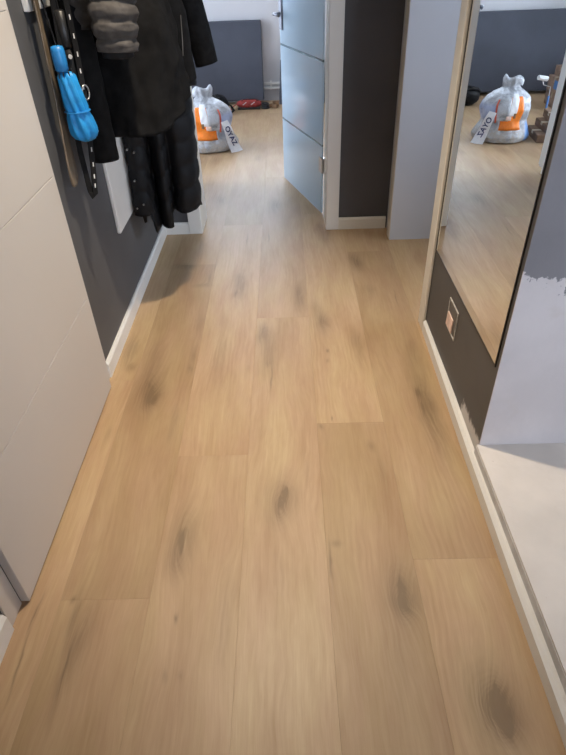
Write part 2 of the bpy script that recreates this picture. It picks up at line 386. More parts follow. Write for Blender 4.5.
tag(MB().box(-2.5, -1.2, YF, YF+.1, 0, H).box(.9, 2.3, YF, YF+.1, 0, H).box(-1.2, .9, YF, YF+.1, 0, 1.1).box(-1.2, .9, YF, YF+.1, 2.3, H).build('wall_far', 'white_wall'), 'white far wall of the room beyond the glass door', 'wall', kind='structure')
def wall_with_hole(x0, x1, ya, yb, h0, h1, z0, z1):
    return MB().box(x0, x1, ya, h0, 0, H).box(x0, x1, h1, yb, 0, H).box(x0, x1, h0, h1, 0, z0).box(x0, x1, h0, h1, z1, H)
tag(wall_with_hole(-2.5, -2.4, 3.5, YF+.1, 4.0, 6.8, .20, 2.35).build('wall_window', 'white_wall'), 'white side wall of the far room with a window', 'wall', kind='structure')
o = MB().box(2.3, 2.4, -1.3, 1.7, 0, H).box(2.3, 2.4, 3.0, YF+.1, 0, H).box(2.3, 2.4, 1.7, 3.0, 0, .8).box(2.3, 2.4, 1.7, 3.0, 2.1, H)
tag(o.build('wall_outer', 'white_wall'), 'white outer wall of the side rooms with a window', 'wall', kind='structure')
tag(MB().box(WL-.12, .75, -1.4, -1.3, 0, H).box(2.25, 2.4, -1.4, -1.3, 0, H).box(.75, 2.25, -1.4, -1.3, 0, .6).box(.75, 2.25, -1.4, -1.3, 2.3, H).build('wall_behind', 'white_wall'), 'white wall closing the hall behind the viewer', 'wall', kind='structure')
tag(box(.611, 2.3, -1.3, 1.352, 0, .090).build('trim_curb', 'curb_grey'), 'grey unpainted curb of the raised alcove floor', 'curb', kind='structure')
tag(box(.613, 2.3, -1.3, 1.352, .090, .096).build('floor_alcove', 'pale_screed'), 'pale bare screed floor of the raised alcove at right', 'floor', kind='structure')

def window(name, x, y0, y1, z0, z1, label):
    t = thing(name, (x, (y0+y1)/2, z0), label, 'window', kind='structure')
    f = MB(); b = .06
    f.box(x-.03, x+.03, y0, y0+b, z0, z1).box(x-.03, x+.03, y1-b, y1, z0, z1).box(x-.03, x+.03, y0+b, y1-b, z0, z0+b).box(x-.03, x+.03, y0+b, y1-b, z1-b, z1)
    ym = (y0+y1)/2; f.box(x-.03, x+.03, ym-.04, ym+.04, z0+b, z1-b)
    f.build('window_frame', 'white_trim', t)
    for a, c in ((y0+b, ym-.04), (ym+.04, y1-b)): box(x-.004, x+.004, a, c, z0+b, z1-b).build('pane', 'window_glass', t)
window('window_1', -2.45, 4.0, 6.8, .20, 2.35, 'white framed double window in the far room wall')
window('window_2', 2.35, 1.7, 3.0, .8, 2.1, 'white framed window of the room on the right')

def window_y(name, y, x0, x1, z0, z1, label):
    t = thing(name, ((x0+x1)/2, y, z0), label, 'window', kind='structure')
    f = MB(); b = .06; xm = (x0+x1)/2
    f.box(x0, x0+b, y-.03, y+.03, z0, z1).box(x1-b, x1, y-.03, y+.03, z0, z1).box(x0+b, x1-b, y-.03, y+.03, z0, z0+b).box(x0+b, x1-b, y-.03, y+.03, z1-b, z1).box(xm-.04, xm+.04, y-.03, y+.03, z0+b, z1-b)
    f.build('window_frame', 'white_trim', t)
    for a, c in ((x0+b, xm-.04), (xm+.04, x1-b)): box(a, c, y-.004, y+.004, z0+b, z1-b).build('pane', 'window_glass', t)
window_y('added_window_3', -1.35, .75, 2.25, .6, 2.3, 'unseen window added behind the viewer to light the alcove end wall')  # unseen, placed and sized for its light on the alcove end wall
window_y('added_window_4', YF+.05, -1.2, .9, 1.1, 2.3, 'unseen window added high in the far wall to brighten the floor')  # unseen, added so its glancing light whitens the far room floor

# skirting boards with a chamfered top
def skirting(name, pts_, h, label, mat='white_trim'):
    pts = [Vector((x, y, 0)) for x, y in pts_[:2]]; nx, ny, th = pts_[2]
    n = Vector((nx, ny, 0)); prof = [(0, 0), (th, 0), (th, h-.012), (th*.45, h), (0, h)]
    vs = [tuple(p + n*a + Vector((0, 0, b))) for p in pts for a, b in prof]
    k = len(prof); fs = [tuple(range(k)), tuple(range(k, 2*k))[::-1]] + [(i, (i+1) % k, k+(i+1) % k, k+i) for i in range(k)]
    return tag(MB().add(vs, fs).build(name, mat), label, 'baseboard', kind='structure')
skirting('baseboard_left', [(WL, 1.905), (WL, YD), (1, 0, .014)], .074, 'white baseboard along the grey wall under the coats')
skirting('baseboard_left_near', [(WL, -1.2), (WL, .79), (1, 0, .014)], .074, 'white baseboard before the white door at left')
skirting('baseboard_back_left', [(WL+.014, YD), (-.625, YD), (0, -1, .014)], .074, 'short white baseboard piece below the long black coat')
skirting('baseboard_back_right', [(.317, YD), (.612, YD), (0, -1, .014)], .074, 'short cream baseboard piece below the charcoal wall', 'cream_trim')
# right-hand skirting runs on past the wall end in front of the curb, drifting a little from the wall line
rb = MB(); prof = [(0, 0), (0, .048), (.010, .058), (.022, .058), (.022, 0)]
yy = [2.20, 1.40, .855, .45, -1.2]; xx = [.609, .596, .590, .590, .590]
rb.loft([[(x+a, y, b) for a, b in prof] for x, y in zip(xx, yy)])
tag(rb.build('baseboard_right', 'white_trim'), 'white baseboard running along the mirror wall and alcove curb', 'baseboard', kind='structure')

# ------------------------------------------------------------------ doors and frames
# door_1: closed white rebated door in the left wall, four flat panels with fine grooves
t = thing('door_1', (-.77, 1.35, 0), 'closed white door with fine horizontal grooves in left wall', 'door', kind='structure')
zs = [.006, .425, .875, 1.325, 1.775, 2.03]
box(-.779, -.7575, .868, 1.833, .006, 2.03).build('leaf', 'door_white', t, bevel=.001)
for a, b in zip(zs[:-1], zs[1:]):
    box(-.7578, -.7545, .868, 1.833, a+.0012, b-.0012).build('panel', 'door_white', t, bevel=.0009)
fr = MB().box(WL, -.7775, .796, .866, 0, 2.1).box(WL, -.7775, 1.836, 1.905, 0, 2.1).box(WL, -.7775, .866, 1.836, 2.034, 2.1)
fr.build('door_frame', 'door_white', t, bevel=.0015)
h = MB().tube([(-.755, .94, 1.05), (-.70, .94, 1.05), (-.695, .95, 1.05), (-.695, 1.06, 1.05)], .009, 10)
h.build('handle', 'steel', t, smooth=True)

# door_2: glass door standing open into the far room, hinged on the right jamb
hx, hy, ex, ey = .229, 3.655, -.014, 4.401
dv = Vector((ex-hx, ey-hy, 0)); DL = dv.length; dv.normalize(); dn = Vector((dv.y, -dv.x, 0)) * -1   # dn faces the hall side
t = thing('door_2', (hx, hy, 0), 'open satin glass door with two thin clear stripes', 'door', kind='structure')
def glass_box(a, b, z0, z1, th0, th1):
    P = lambda s, d, z: tuple(Vector((hx, hy, 0)) + dv*s + dn*d + Vector((0, 0, z)))
    vs = [P(s, d, z) for z in (z0, z1) for s, d in ((a, th0), (b, th0), (b, th1), (a, th1))]
    return MB().add(vs, [(0,3,2,1),(4,5,6,7),(0,1,5,4),(1,2,6,5),(2,3,7,6),(3,0,4,7)])
st = [.437, .903, 1.369, 1.835]
edges = [.008] + [e for s in st for e in (s-.0065, s+.0065)] + [2.02]
for i in range(0, len(edges), 2): glass_box(0, DL, edges[i], edges[i+1], -.005, .005).build('glass_pane', 'satin_glass', t)
for s in st: glass_box(0, DL, s-.0065, s+.0065, -.004, .004).build('clear_stripe', 'clear_glass', t)
for z in (.272, 1.72):
    glass_box(-.022, .035, z, z+.094, -.013, .013).build('hinge', 'steel', t, bevel=.003)
hb = glass_box(DL-.07, DL-.015, .99, 1.16, -.016, .016)  .build('lock_plate', 'dark_steel', t, bevel=.003)
for sg in (-1, 1):
    P = lambda s, d, z: tuple(Vector((hx, hy, 0)) + dv*s + dn*d*sg + Vector((0, 0, z)))
    MB().tube([P(DL-.04, .015, 1.08), P(DL-.04, .055, 1.08), P(DL-.05, .06, 1.08), P(DL-.16, .06, 1.08)], .009, 10).build('handle', 'dark_steel', t, smooth=True)
# frame of door_2: casings on the hall side, lining through the wall, casings in the room
t = thing('trim_1', (-.15, 3.4, 0), 'white frame around the doorway to the far room', 'door frame', kind='structure')
for a, b, mname in ((-.625, -.543, 'white_trim'), (.239, .317, 'white_trim')):
    box(a, b, YD-.016, YD, 0, 2.12).build('casing', mname, t, bevel=.003)
    box(a, b, YE, YE+.014, 0, 2.12).build('casing', mname, t, bevel=.003)
box(-.543, .239, YD-.016, YD, 2.04, 2.12).build('head_casing', 'white_trim', t, bevel=.003)
box(-.60, -.543, YD, YE, 0, 2.08).build('lining', 'cream_trim', t)
box(.239, .30, YD, YE, 0, 2.08).build('lining', 'cream_trim', t)
box(-.543, .239, YD, YE, 2.04, 2.08).build('head_lining', 'cream_trim', t)
# frame of the side doorway in the right wall
t = thing('trim_2', (.62, 2.75, 0), 'cream frame of the side doorway beside the mirror', 'door frame', kind='structure')
box(.608, WR, 2.205, 2.287, 0, 2.13).build('casing', 'cream_trim', t, bevel=.003)
box(.608, WR, 3.213, 3.292, 0, 2.13).build('casing', 'cream_trim', t, bevel=.003)
box(.608, WR, 2.287, 3.213, 2.05, 2.13).build('head_casing', 'cream_trim', t, bevel=.003)
box(WR, WR+.30, 2.28, 2.292, 0, 2.08).build('lining', 'lining_white', t)
box(.612, WR+.30, 3.209, 3.23, 0, 2.08).build('lining', 'lining_white', t)
box(WR, WR+.30, 2.292, 3.209, 2.055, 2.08).build('head_lining', 'lining_white', t)

# ------------------------------------------------------------------ hall ceiling lamp (above the frame)
lx, ly, lz = LAMP_POS
def lathe(prof, cx, cy, n=24):
    return MB().loft([[(cx + r*math.cos(2*math.pi*i/n), cy + r*math.sin(2*math.pi*i/n), z) for i in range(n)] for r, z in prof])
def spotlight(lx, ly, power, size, label, aim=None):
    t = thing('ceiling_spotlight', (lx, ly, H), label, 'lamp')
    lathe([(.060, H), (.060, H-.012), (.054, H-.018), (.044, H-.018), (.040, H-.006), (.040, H-.001)], lx, ly, 32).build('ring', 'lamp_base', t)
    lathe([(.038, H-.004), (.038, H-.007), (.001, H-.008)], lx, ly, 32).build('lens', 'lamp_glow', t)
    sl = bpy.data.lights.new('spot', 'SPOT'); sl.energy = power; sl.color = LAMP_COLOR
    sl.spot_size = R_(size); sl.spot_blend = 1.0; sl.shadow_soft_size = .03
    so = bpy.data.objects.new('spot', sl); C.objects.link(so); so.location = (lx, ly, lz-.01)
    if aim: so.rotation_euler = (Vector(aim)-so.location).to_track_quat('-Z', 'Y').to_euler()
spotlight(lx, ly, LAMP_POWER, 84, 'round white ceiling spotlight above the hall floor')

# ------------------------------------------------------------------ mirror and socket box on the right wall
t = thing('wall_mirror', (WR, 1.78, .40), 'tall mirror with thin black edge on the scuffed right wall', 'mirror')
my0, my1, mz0, mz1, mx = 1.372, 2.196, .405, 1.95, .6185
box(mx, WR, my0+.006, my1-.006, mz0+.006, mz1-.006).build('mirror_glass', 'mirror', t)
f = MB().box(mx-.0008, WR, my0, my0+.005, mz0, mz1).box(mx-.0008, WR, my1-.008, my1, mz0, mz1).box(mx-.0008, WR, my0+.006, my1-.008, mz0, mz0+.007).box(mx-.0008, WR, my0+.006, my1-.008, mz1-.006, mz1)
f.build('frame', 'dark_frame', t)
t = thing('wall_box', (WR, 1.84, .225), 'open square wall box with pale plaster inside below the mirror', 'wall box')
a0, a1, c0, c1 = 1.780, 1.905, .224, .346
f = MB()
for q in ((a0, a1, c0, c0+.005), (a0, a1, c1-.005, c1), (a0, a0+.005, c0+.005, c1-.005), (a1-.005, a1, c0+.005, c1-.005)):
    f.box(WR-.0035, WR, *q)
f.build('rim', 'plaster_edge', t)
box(WR-.001, WR, a0+.005, a1-.005, c0+.005, c1-.005).build('back_plate', 'box_grey', t)
MB().prism([(1.902, .231), (1.826, .229), (1.822, .288), (1.895, .290)], 'x', WR-.005, WR-.001).build('plaster_fill', 'plaster_pink', t)

# ------------------------------------------------------------------ coat rack and what hangs there
t = thing('coat_rack', (WL, 2.6, 1.305), 'white coat rack board with hooks behind the hanging coats', 'coat rack')
box(WL, WL+.02, 2.03, 3.2, 1.305, 1.72).build('back_board', 'white_trim', t, bevel=.003)
for y in (2.06, 2.14, 2.22, 2.38, 2.62, 2.9):
    MB().tube([(WL+.02, y, 1.60), (WL+.06, y, 1.59), (WL+.085, y, 1.60), (WL+.095, y, 1.635)], .007, 8).build('hook', 'steel', t, smooth=True)
tag(MB().box(WL, WL+.018, 2.45, 2.90, .412, .90).build('panel_heater', 'white_trim', bevel=.004), 'flat white panel on the grey wall below the coats', 'panel')

def closed_spline(pts, n):                 # smooth closed curve through the given points
    out = []; m_ = len(pts)
    for i in range(n):
        u = i * m_ / n; j = int(u); f = u - j
        p0, p1, p2, p3 = (Vector(pts[(j+k-1) % m_]) for k in range(4))
        out.append(0.5*((2*p1) + (-p0+p2)*f + (2*p0-5*p1+4*p2-p3)*f*f + (-p0+3*p1-3*p2+p3)*f**3))
    return out
def ell(cx, cy, rx, ry, n, a0=0.0):
    return [Vector((cx + rx*math.cos(a0+2*math.pi*i/n), cy + ry*math.sin(a0+2*math.pi*i/n))) for i in range(n)]
def align(ref, pts):                       # start and turn a ring so that its points pair with the reference ring
    def area(q): return sum(q[i].x*q[(i+1) % len(q)].y - q[(i+1) % len(q)].x*q[i].y for i in range(len(q)))
    if area(ref)*area(pts) < 0: pts = pts[::-1]
    c = sum(ref, Vector((0, 0)))/len(ref); d = sum(pts, Vector((0, 0)))/len(pts); n = len(ref)
    best = min(range(0, n, 2), key=lambda s: sum(((ref[i]-c).normalized() - (pts[(i+s) % n]-d).normalized()).length for i in range(0, n, 4)))
    return [pts[(i+best) % n] for i in range(n)]
def garment(keys, n=72, step=.012, quilt=0.0, puff=0.0, hem=None, wrinkle=.006, seed=0):
    """keys: (z, ring of n 2D points) from top to bottom; rings interpolate smoothly; quilt = height of one stitched channel"""
    ks = [keys[0]]
    for z, r in keys[1:]: ks.append((z, align(ks[-1][1], r)))
    zt, zb = ks[0][0], ks[-1][0]; rows = max(8, int((zt-zb)/step)); rings = []
    for j in range(rows+1):
        z = zt + (zb-zt)*j/rows
        k = max(i for i in range(len(ks)-1) if ks[i][0] >= z - 1e-9)
        f = (ks[k][0]-z)/max(1e-6, ks[k][0]-ks[k+1][0]); f = f*f*(3-2*f)*.5 + f*.5
        ring = [a.lerp(b, f) for a, b in zip(ks[k][1], ks[k+1][1])]
        c = sum(ring, Vector((0, 0)))/len(ring); out = []
        for i, p in enumerate(ring):
            tn = (ring[(i+1) % len(ring)] - ring[i-1]); nrm = Vector((tn.y, -tn.x))
            if nrm.length > 1e-6: nrm.normalize()
            if nrm.dot(p-c) < 0 and (p-c).length > .02: nrm = nrm if quilt == 0 else nrm
            q = Vector((p.x*9, p.y*9, z*3+seed)); d = wrinkle*noise.noise(q*1.6) + wrinkle*.5*noise.noise(q*5)
            if quilt:
                ph = (z/quilt) % 1.0; d += puff*(max(0.0, math.sin(math.pi*ph))**.5 - .6) + puff*.25*noise.noise(Vector((p.x*40, p.y*40, z*60)))
            zz = z
            if hem is not None: zz = z + hem(p) * ((zt-z)/(zt-zb))**3
            p2 = p + nrm*d*(1 if True else 0)
            out.append((max(p2.x, -.757), p2.y, zz))
        rings.append(out)
    last = rings[-1]; cx = sum(p[0] for p in last)/len(last); cy = sum(p[1] for p in last)/len(last)
    rings.append([(cx+(p[0]-cx)*.9, cy+(p[1]-cy)*.9, p[2]+.004) for p in last])        # turned hem
    rings.append([(cx+(p[0]-cx)*.86, cy+(p[1]-cy)*.86, p[2]+.08) for p in last])       # inside, open towards the floor
    return MB().loft(rings)
def sleeve(path, rad, quilt=0.0, puff=0.0, wrinkle=.004, n=28, flat=1.0, seed=0, steps=44, sag=(1, 0)):
    P = [Vector(p) for p in path]; rings = []; m_ = len(P)-1
    for j in range(steps+1):
        u = j/steps*m_; k = min(int(u), m_-1); f = u-k
        p = P[k].lerp(P[k+1], f); r = rad[k]+(rad[k+1]-rad[k])*f
        d = (P[min(k+1, m_)]-P[k]).normalized(); a = d.cross(Vector((0, 1, 0))).normalized(); b = d.cross(a).normalized()
        ring = []
        for i in range(n):
            th = 2*math.pi*i/n; e = r + wrinkle*noise.noise(Vector((math.cos(th)*2, math.sin(th)*2, p.z*14+seed)))
            if quilt:
                ph = (p.z/quilt) % 1.0; e += puff*(max(0.0, math.sin(math.pi*ph))**.5 - .6)
                e += puff*.4*noise.noise(Vector((math.cos(th)*5, math.sin(th)*5, p.z*70)))
            ring.append(tuple(p + a*e*math.cos(th) + b*e*flat*math.sin(th)))
        rings.append(ring)
    c = P[-1]; d = (P[-1]-P[-2]).normalized()
    rings.append([tuple(c + (Vector(q)-c)*.86 - d*.002) for q in rings[-1]])
    rings.append([tuple(c + (Vector(q)-c)*.8 - d*.05) for q in rings[-2]])
    return MB().loft(rings)
N = 72
def S(pts): return [Vector(p) for p in closed_spline([Vector(p) for p in pts], N)]
def loop(t, y, x=WL+.09, z=1.605):
    MB().tube([(x, y-.012, z-.035), (x, y-.010, z), (x, y, z+.014), (x, y+.010, z), (x, y+.012, z-.035)], .003, 6).build('hanger_loop', 'black_nylon', t)

# long black quilted coat, farthest down the rack
t = thing('puffer_coat', (-.62, 2.92, .30), 'long black quilted coat hanging lowest, beside the doorway', 'coat', 'coats on the rack')
hemr = S([(-.772,2.74),(-.735,2.685),(-.675,2.70),(-.662,2.80),(-.668,2.86),(-.645,2.80),(-.612,2.775),(-.592,2.80),(-.588,2.88),(-.565,2.83),(-.52,2.81),(-.48,2.86),(-.462,2.95),(-.485,3.05),(-.56,3.10),(-.68,3.11),(-.76,3.07),(-.778,2.9)])
midr = S([(-.765,2.78),(-.72,2.73),(-.675,2.74),(-.662,2.82),(-.64,2.80),(-.60,2.78),(-.575,2.83),(-.52,2.81),(-.475,2.86),(-.448,2.95),(-.47,3.05),(-.56,3.10),(-.68,3.11),(-.76,3.07),(-.775,2.9)])
upr = S([(-.765,2.92),(-.70,2.89),(-.62,2.89),(-.52,2.90),(-.46,2.96),(-.49,3.06),(-.6,3.10),(-.72,3.09)])
def hemf(p): return .07 if p.x < -.67 and p.y < 2.84 else (-.035 if p.x < -.592 and p.y < 2.9 else (.03 if p.y < 3.0 else 0))
b = garment([(1.60, ell(-.70, 2.97, .035, .03, N)), (1.50, ell(-.66, 2.98, .10, .07, N)), (1.05, upr), (.82, midr), (.33, hemr)], quilt=.115, puff=.011, hem=hemf, seed=1)
b.build('body', 'black_nylon', t, smooth=True)
sleeve([(-.56, 2.93, 1.48), (-.475, 2.92, 1.2), (-.455, 2.90, .935)], [.06, .055, .046], .09, .008, seed=4).build('sleeve', 'black_nylon', t, smooth=True)
for x, y, z in ((-.728, 2.684, .72), (-.70, 2.69, .705), (-.722, 2.69, .575), (-.70, 2.69, .46), (-.735, 2.695, .44)):
    MB().tube([(x, y-.012, z), (x, y+.004, z)], .0042, 8).build('snap_button', 'steel', t)
loop(t, 2.9)

# wide-sleeved black wool coat
t = thing('wool_coat', (-.6, 2.75, .98), 'black wool coat with a wide sleeve sticking out to the right', 'coat', 'coats on the rack')
b = garment([(1.60, ell(-.70, 2.64, .03, .03, N)), (1.52, ell(-.64, 2.72, .13, .09, N)), (1.2, S([(-.76,2.68),(-.68,2.64),(-.58,2.66),(-.47,2.70),(-.43,2.78),(-.50,2.86),(-.64,2.87),(-.75,2.82)])),
             (.98, S([(-.76,2.70),(-.69,2.66),(-.60,2.69),(-.51,2.66),(-.44,2.76),(-.50,2.86),(-.64,2.88),(-.75,2.84)]))], wrinkle=.016, seed=12)
b.build('body', 'black_wool', t, smooth=True)
sleeve([(-.52, 2.79, 1.55), (-.42, 2.80, 1.36), (-.375, 2.80, 1.22), (-.337, 2.80, 1.036)], [.085, .066, .055, .049], wrinkle=.004, flat=1.15, seed=15).build('sleeve', 'black_wool', t, smooth=True)
loop(t, 2.62)

# black fleece coat in front
t = thing('fleece_coat', (-.58, 2.42, .87), 'black fleece coat with a rounded hem in front of the pile', 'coat', 'coats on the rack')
hem2 = S([(-.735,2.36),(-.66,2.27),(-.585,2.245),(-.50,2.255),(-.425,2.32),(-.382,2.43),(-.40,2.54),(-.48,2.60),(-.60,2.61),(-.71,2.57),(-.745,2.46)])
mid2 = S([(-.74,2.38),(-.68,2.30),(-.585,2.275),(-.50,2.29),(-.42,2.33),(-.39,2.43),(-.42,2.53),(-.5,2.58),(-.62,2.60),(-.72,2.55),(-.755,2.46)])
def hemf2(p): return .10*max(0.0, (p.x+.60)/.2)*max(0, min(1, (p.y-2.25)/.25))
b = garment([(1.60, ell(-.70, 2.38, .03, .03, N)), (1.52, ell(-.64, 2.44, .12, .08, N)), (1.22, mid2), (.88, hem2)], wrinkle=.022, hem=hemf2, seed=20)
bd = b.build('body', 'black_cloth', t, smooth=True)
hr = [(p.x, p.y) for p in hem2]
sleeve([(-.70, 2.30, 1.50), (-.705, 2.225, 1.25), (-.690, 2.205, 1.0), (-.680, 2.20, .815)], [.06, .058, .052, .045], wrinkle=.006, seed=23).build('sleeve', 'black_cloth', t, smooth=True)
sleeve([(-.50, 2.42, 1.50), (-.42, 2.50, 1.25), (-.405, 2.55, 1.02)], [.06, .058, .05], wrinkle=.006, seed=26).build('sleeve', 'black_cloth', t, smooth=True)
MB().tube([(-.707, 2.163, 1.155), (-.693, 2.155, 1.118)], .007, 6, ry=.003).build('cuff_tag', 'strap_white', t)
MB().tube([(-.372, 2.44, 1.25), (-.376, 2.435, 1.17), (-.380, 2.43, 1.12)], .0015, 6).build('zip', 'box_grey', t)
loop(t, 2.38)

# charcoal quilted jacket, its sleeve hanging in front
t = thing('quilted_jacket', (-.57, 2.17, 1.2), 'charcoal grey quilted jacket with a thick padded sleeve in front', 'jacket', 'coats on the rack')
b = garment([(1.60, ell(-.70, 2.20, .03, .03, N)), (1.50, ell(-.64, 2.22, .10, .05, N)), (1.24, ell(-.605, 2.215, .085, .045, N))], quilt=.05, puff=.012, seed=31)
b.build('body', 'charcoal_nylon', t, smooth=True)
sleeve([(-.575, 2.13, 1.53), (-.525, 2.11, 1.36), (-.532, 2.095, 1.27), (-.536, 2.09, 1.186)], [.075, .074, .071, .058],   .047, .012, wrinkle=.008, seed=35, steps=80).build('sleeve', 'charcoal_nylon', t, smooth=True)
sleeve([(-.536, 2.09, 1.192), (-.537, 2.09, 1.17)], [.052, .05], wrinkle=.002, steps=6).build('cuff', 'black_nylon', t, smooth=True)
loop(t, 2.22)

# folded blue umbrella
ux, uy = -.693, 2.005
t = thing('folded_umbrella', (ux, uy, .975), 'small bright blue folded umbrella hanging by its handle', 'umbrella')
def twist_cover():
    rings = []; n = 40
    prof = [(1.168, .018), (1.155, .027), (1.10, .032), (1.065, .034), (1.05, .031), (1.03, .037), (1.00, .041), (.98, .040), (.965, .032), (.955, .014)]
    for z, r in prof:
        rings.append([(ux + .012*(1.165-z)/.2 + (r*(1+.16*math.sin(8*2*math.pi*i/n + z*30)))*math.cos(2*math.pi*i/n), uy + .04*(1.165-z)/.2*.5 + (r*(1+.16*math.sin(8*2*math.pi*i/n + z*30)))*math.sin(2*math.pi*i/n), z) for i in range(n)])
    return MB().loft(rings)
cov = twist_cover().build('canopy', 'blue_nylon', t, smooth=True)
lathe([(.016, 1.172), (.020, 1.176), (.021, 1.20), (.021, 1.228), (.018, 1.240), (.008, 1.243)], ux-.004, uy-.012, 20).build('handle', 'blue_plastic', t, smooth=True)
MB().tube([(ux-.004, uy-.012, 1.24), (ux-.02, uy-.01, 1.40), (ux-.005, 2.06, 1.60)], .0025, 6).build('wrist_cord', 'black_nylon', t)
for i in range(8):
    a = 2*math.pi*i/8
    MB().tube([(ux+.024*math.cos(a), uy+.024*math.sin(a), 1.152), (ux+.021*math.cos(a), uy+.021*math.sin(a), 1.176)], .0022, 5).build('rib_tip', 'black_plastic', t)
MB().tube([(ux+.006+.036*math.cos(2*math.pi*i/20), uy+.012+.036*math.sin(2*math.pi*i/20), 1.052) for i in range(21)], .007, 6, ry=.002).build('strap', 'blue_plastic', t)

t.location += Vector((.002, -.006, -.022))
# second umbrella in a black sleeve right behind the blue one
t = thing('closed_umbrella', (-.70, 2.12, 1.1), 'black closed umbrella with a round white button beside the blue one', 'umbrella')
lathe([(.012, 1.20), (.018, 1.205), (.020, 1.24), (.018, 1.30), (.008, 1.305)], -.70, 2.10, 18).build('handle', 'black_plastic', t, smooth=True)
lathe([(.018, .98), (.027, 1.0), (.030, 1.10), (.024, 1.18), (.012, 1.20)], -.70, 2.10, 18).build('cover', 'black_nylon', t, smooth=True)
MB().tube([(-.690, 2.076, 1.178), (-.687, 2.070, 1.178)], .0065, 10).build('button', 'strap_white', t)
MB().tube([(-.70, 2.10, 1.30), (-.71, 2.12, 1.45), (-.70, 2.14, 1.60)], .0025, 6).build('wrist_cord', 'black_nylon', t)

# long brown shoehorn against the wall
t = thing('shoehorn', (-.745, 2.0, .79), 'long brown shoehorn hanging flat against the grey wall', 'shoehorn')
rings = []
for z, wd, cv, cyy in ((.792, .008, .000, 1.985), (.80, .019, .004, 1.988), (.83, .024, .008, 1.991), (.89, .022, .008, 1.997), (.97, .015, .006, 2.006), (1.06, .011, .003, 2.016), (1.3, .010, .002, 2.042), (1.5, .011, .002, 2.06), (1.56, .012, .002, 2.066)):
    rings.append([(-.745 + s*.003 - cv*(1-(u/1.0)**2), cyy + u*wd*1.5, z) for s, u in ((-1,-1),(-1,-.5),(-1,0),(-1,.5),(-1,1),(1,1),(1,.5),(1,0),(1,-.5),(1,-1))])
MB().loft(rings).build('blade', 'horn_brown', t, smooth=True)
MB().tube([(-.745, 2.064, 1.55), (-.72, 2.064, 1.60), (-.70, 2.06, 1.607), (-.71, 2.062, 1.56), (-.745, 2.066, 1.55)], .002, 6).build('hanging_cord', 'black_nylon', t)

# black dog lead with pale stitching, folded into a long loop
t = thing('dog_lead', (-.68, 2.0, .76), 'black webbing lead with pale stitches hanging in a long loop', 'lead')
def strap(path, wd, th):
    P = [Vector(p) for p in path]; rings = []
    for i, p in enumerate(P):
        d = (P[min(i+1, len(P)-1)] - P[max(i-1, 0)]).normalized(); b = Vector((.75, -.65, 0)).normalized(); a = d.cross(b).normalized()
        rings.append([tuple(p + a*sx*wd + b*sy*th) for sx, sy in ((-1,-1),(1,-1),(1,1),(-1,1))])
    return MB().loft(rings)
lead = [(-.69, 2.135, 1.60), (-.672, 2.10, 1.33), (-.668, 2.085, 1.2), (-.668, 2.065, 1.08), (-.672, 2.04, .96), (-.678, 2.01, .84), (-.682, 1.985, .765), (-.69, 1.975, .757), (-.698, 1.985, .77), (-.712, 2.02, .90), (-.715, 2.06, 1.10), (-.712, 2.10, 1.33), (-.70, 2.14, 1.60)]
strap(lead, .0095, .0022).build('webbing', 'black_nylon', t)
for k in range(12):
    f = .06 + k*.078; s_ = f*5; i = int(s_); g = s_-i
    a = Vector(lead[i+1 if i < 5 else 5]).lerp(Vector(lead[min(i+2, 6)]), g) if i < 5 else Vector(lead[6])
    a = a + Vector((.0026, -.0023, 0)); d = (Vector(lead[min(i+2, 6)])-Vector(lead[i+1])).normalized()
    strap([a, a+d*.014], .002, .0006).build('stitch', 'strap_white', t)
cx_, cy_, cz_ = -.66, 2.06, 1.075
MB().tube([(cx_+.006*math.cos(a)*1.2, cy_+.013*math.cos(a), cz_+.022*math.sin(a)) for a in [2*math.pi*i/18 for i in range(19)]], .0025, 6).build('snap_hook', 'steel', t, smooth=True)

# ------------------------------------------------------------------ the far room
t = thing('headboard_panel', (-1.4, 7.08, 0), 'wide dark grey padded board standing against the far wall', 'board')
PX0, PX1 = -2.35, -.232
vs = [(PX0, 6.98, .035), (PX1, 6.98, .035), (PX1, 7.03, .035), (PX0, 7.03, .035), (PX0, 7.06, .80), (PX1, 7.06, .80), (PX1, 7.11, .80), (PX0, 7.11, .80)]
MB().add(vs, [(0,3,2,1),(4,5,6,7),(0,1,5,4),(1,2,6,5),(2,3,7,6),(3,0,4,7)]).build('board', 'panel_grey', t, bevel=.008)
for x in (-2.2, -1.3, -.4): box(x-.05, x+.05, 6.985, 7.03, 0, .036).build('foot', 'black_plastic', t)
t = thing('heating_pipes', (.3, 7.1, .13), 'two white heating pipes running low along the far wall', 'pipe')
for z in (.135, .185): MB().tube([(-1.0, 7.10, z), (2.25, 7.10, z)], .014, 12).build('pipe', 'white_trim', t, smooth=True)
for x in (-.15, 1.0, 2.0): box(x-.012, x+.012, 7.095, YF, .115, .205).build('bracket', 'white_trim', t)
tag(MB().add([(-.062, 6.90, .0), (.45, 6.90, 0), (.45, 6.92, 0), (-.062, 6.92, 0), (-.038, 7.06, .42), (.45, 7.06, .42), (.45, 7.08, .42), (-.038, 7.08, .42)],
   [(0,3,2,1),(4,5,6,7),(0,1,5,4),(1,2,6,5),(2,3,7,6),(3,0,4,7)]).build('leaning_board', 'panel_grey', bevel=.003), 'small blue grey board leaning on the far wall behind the glass door', 'board')

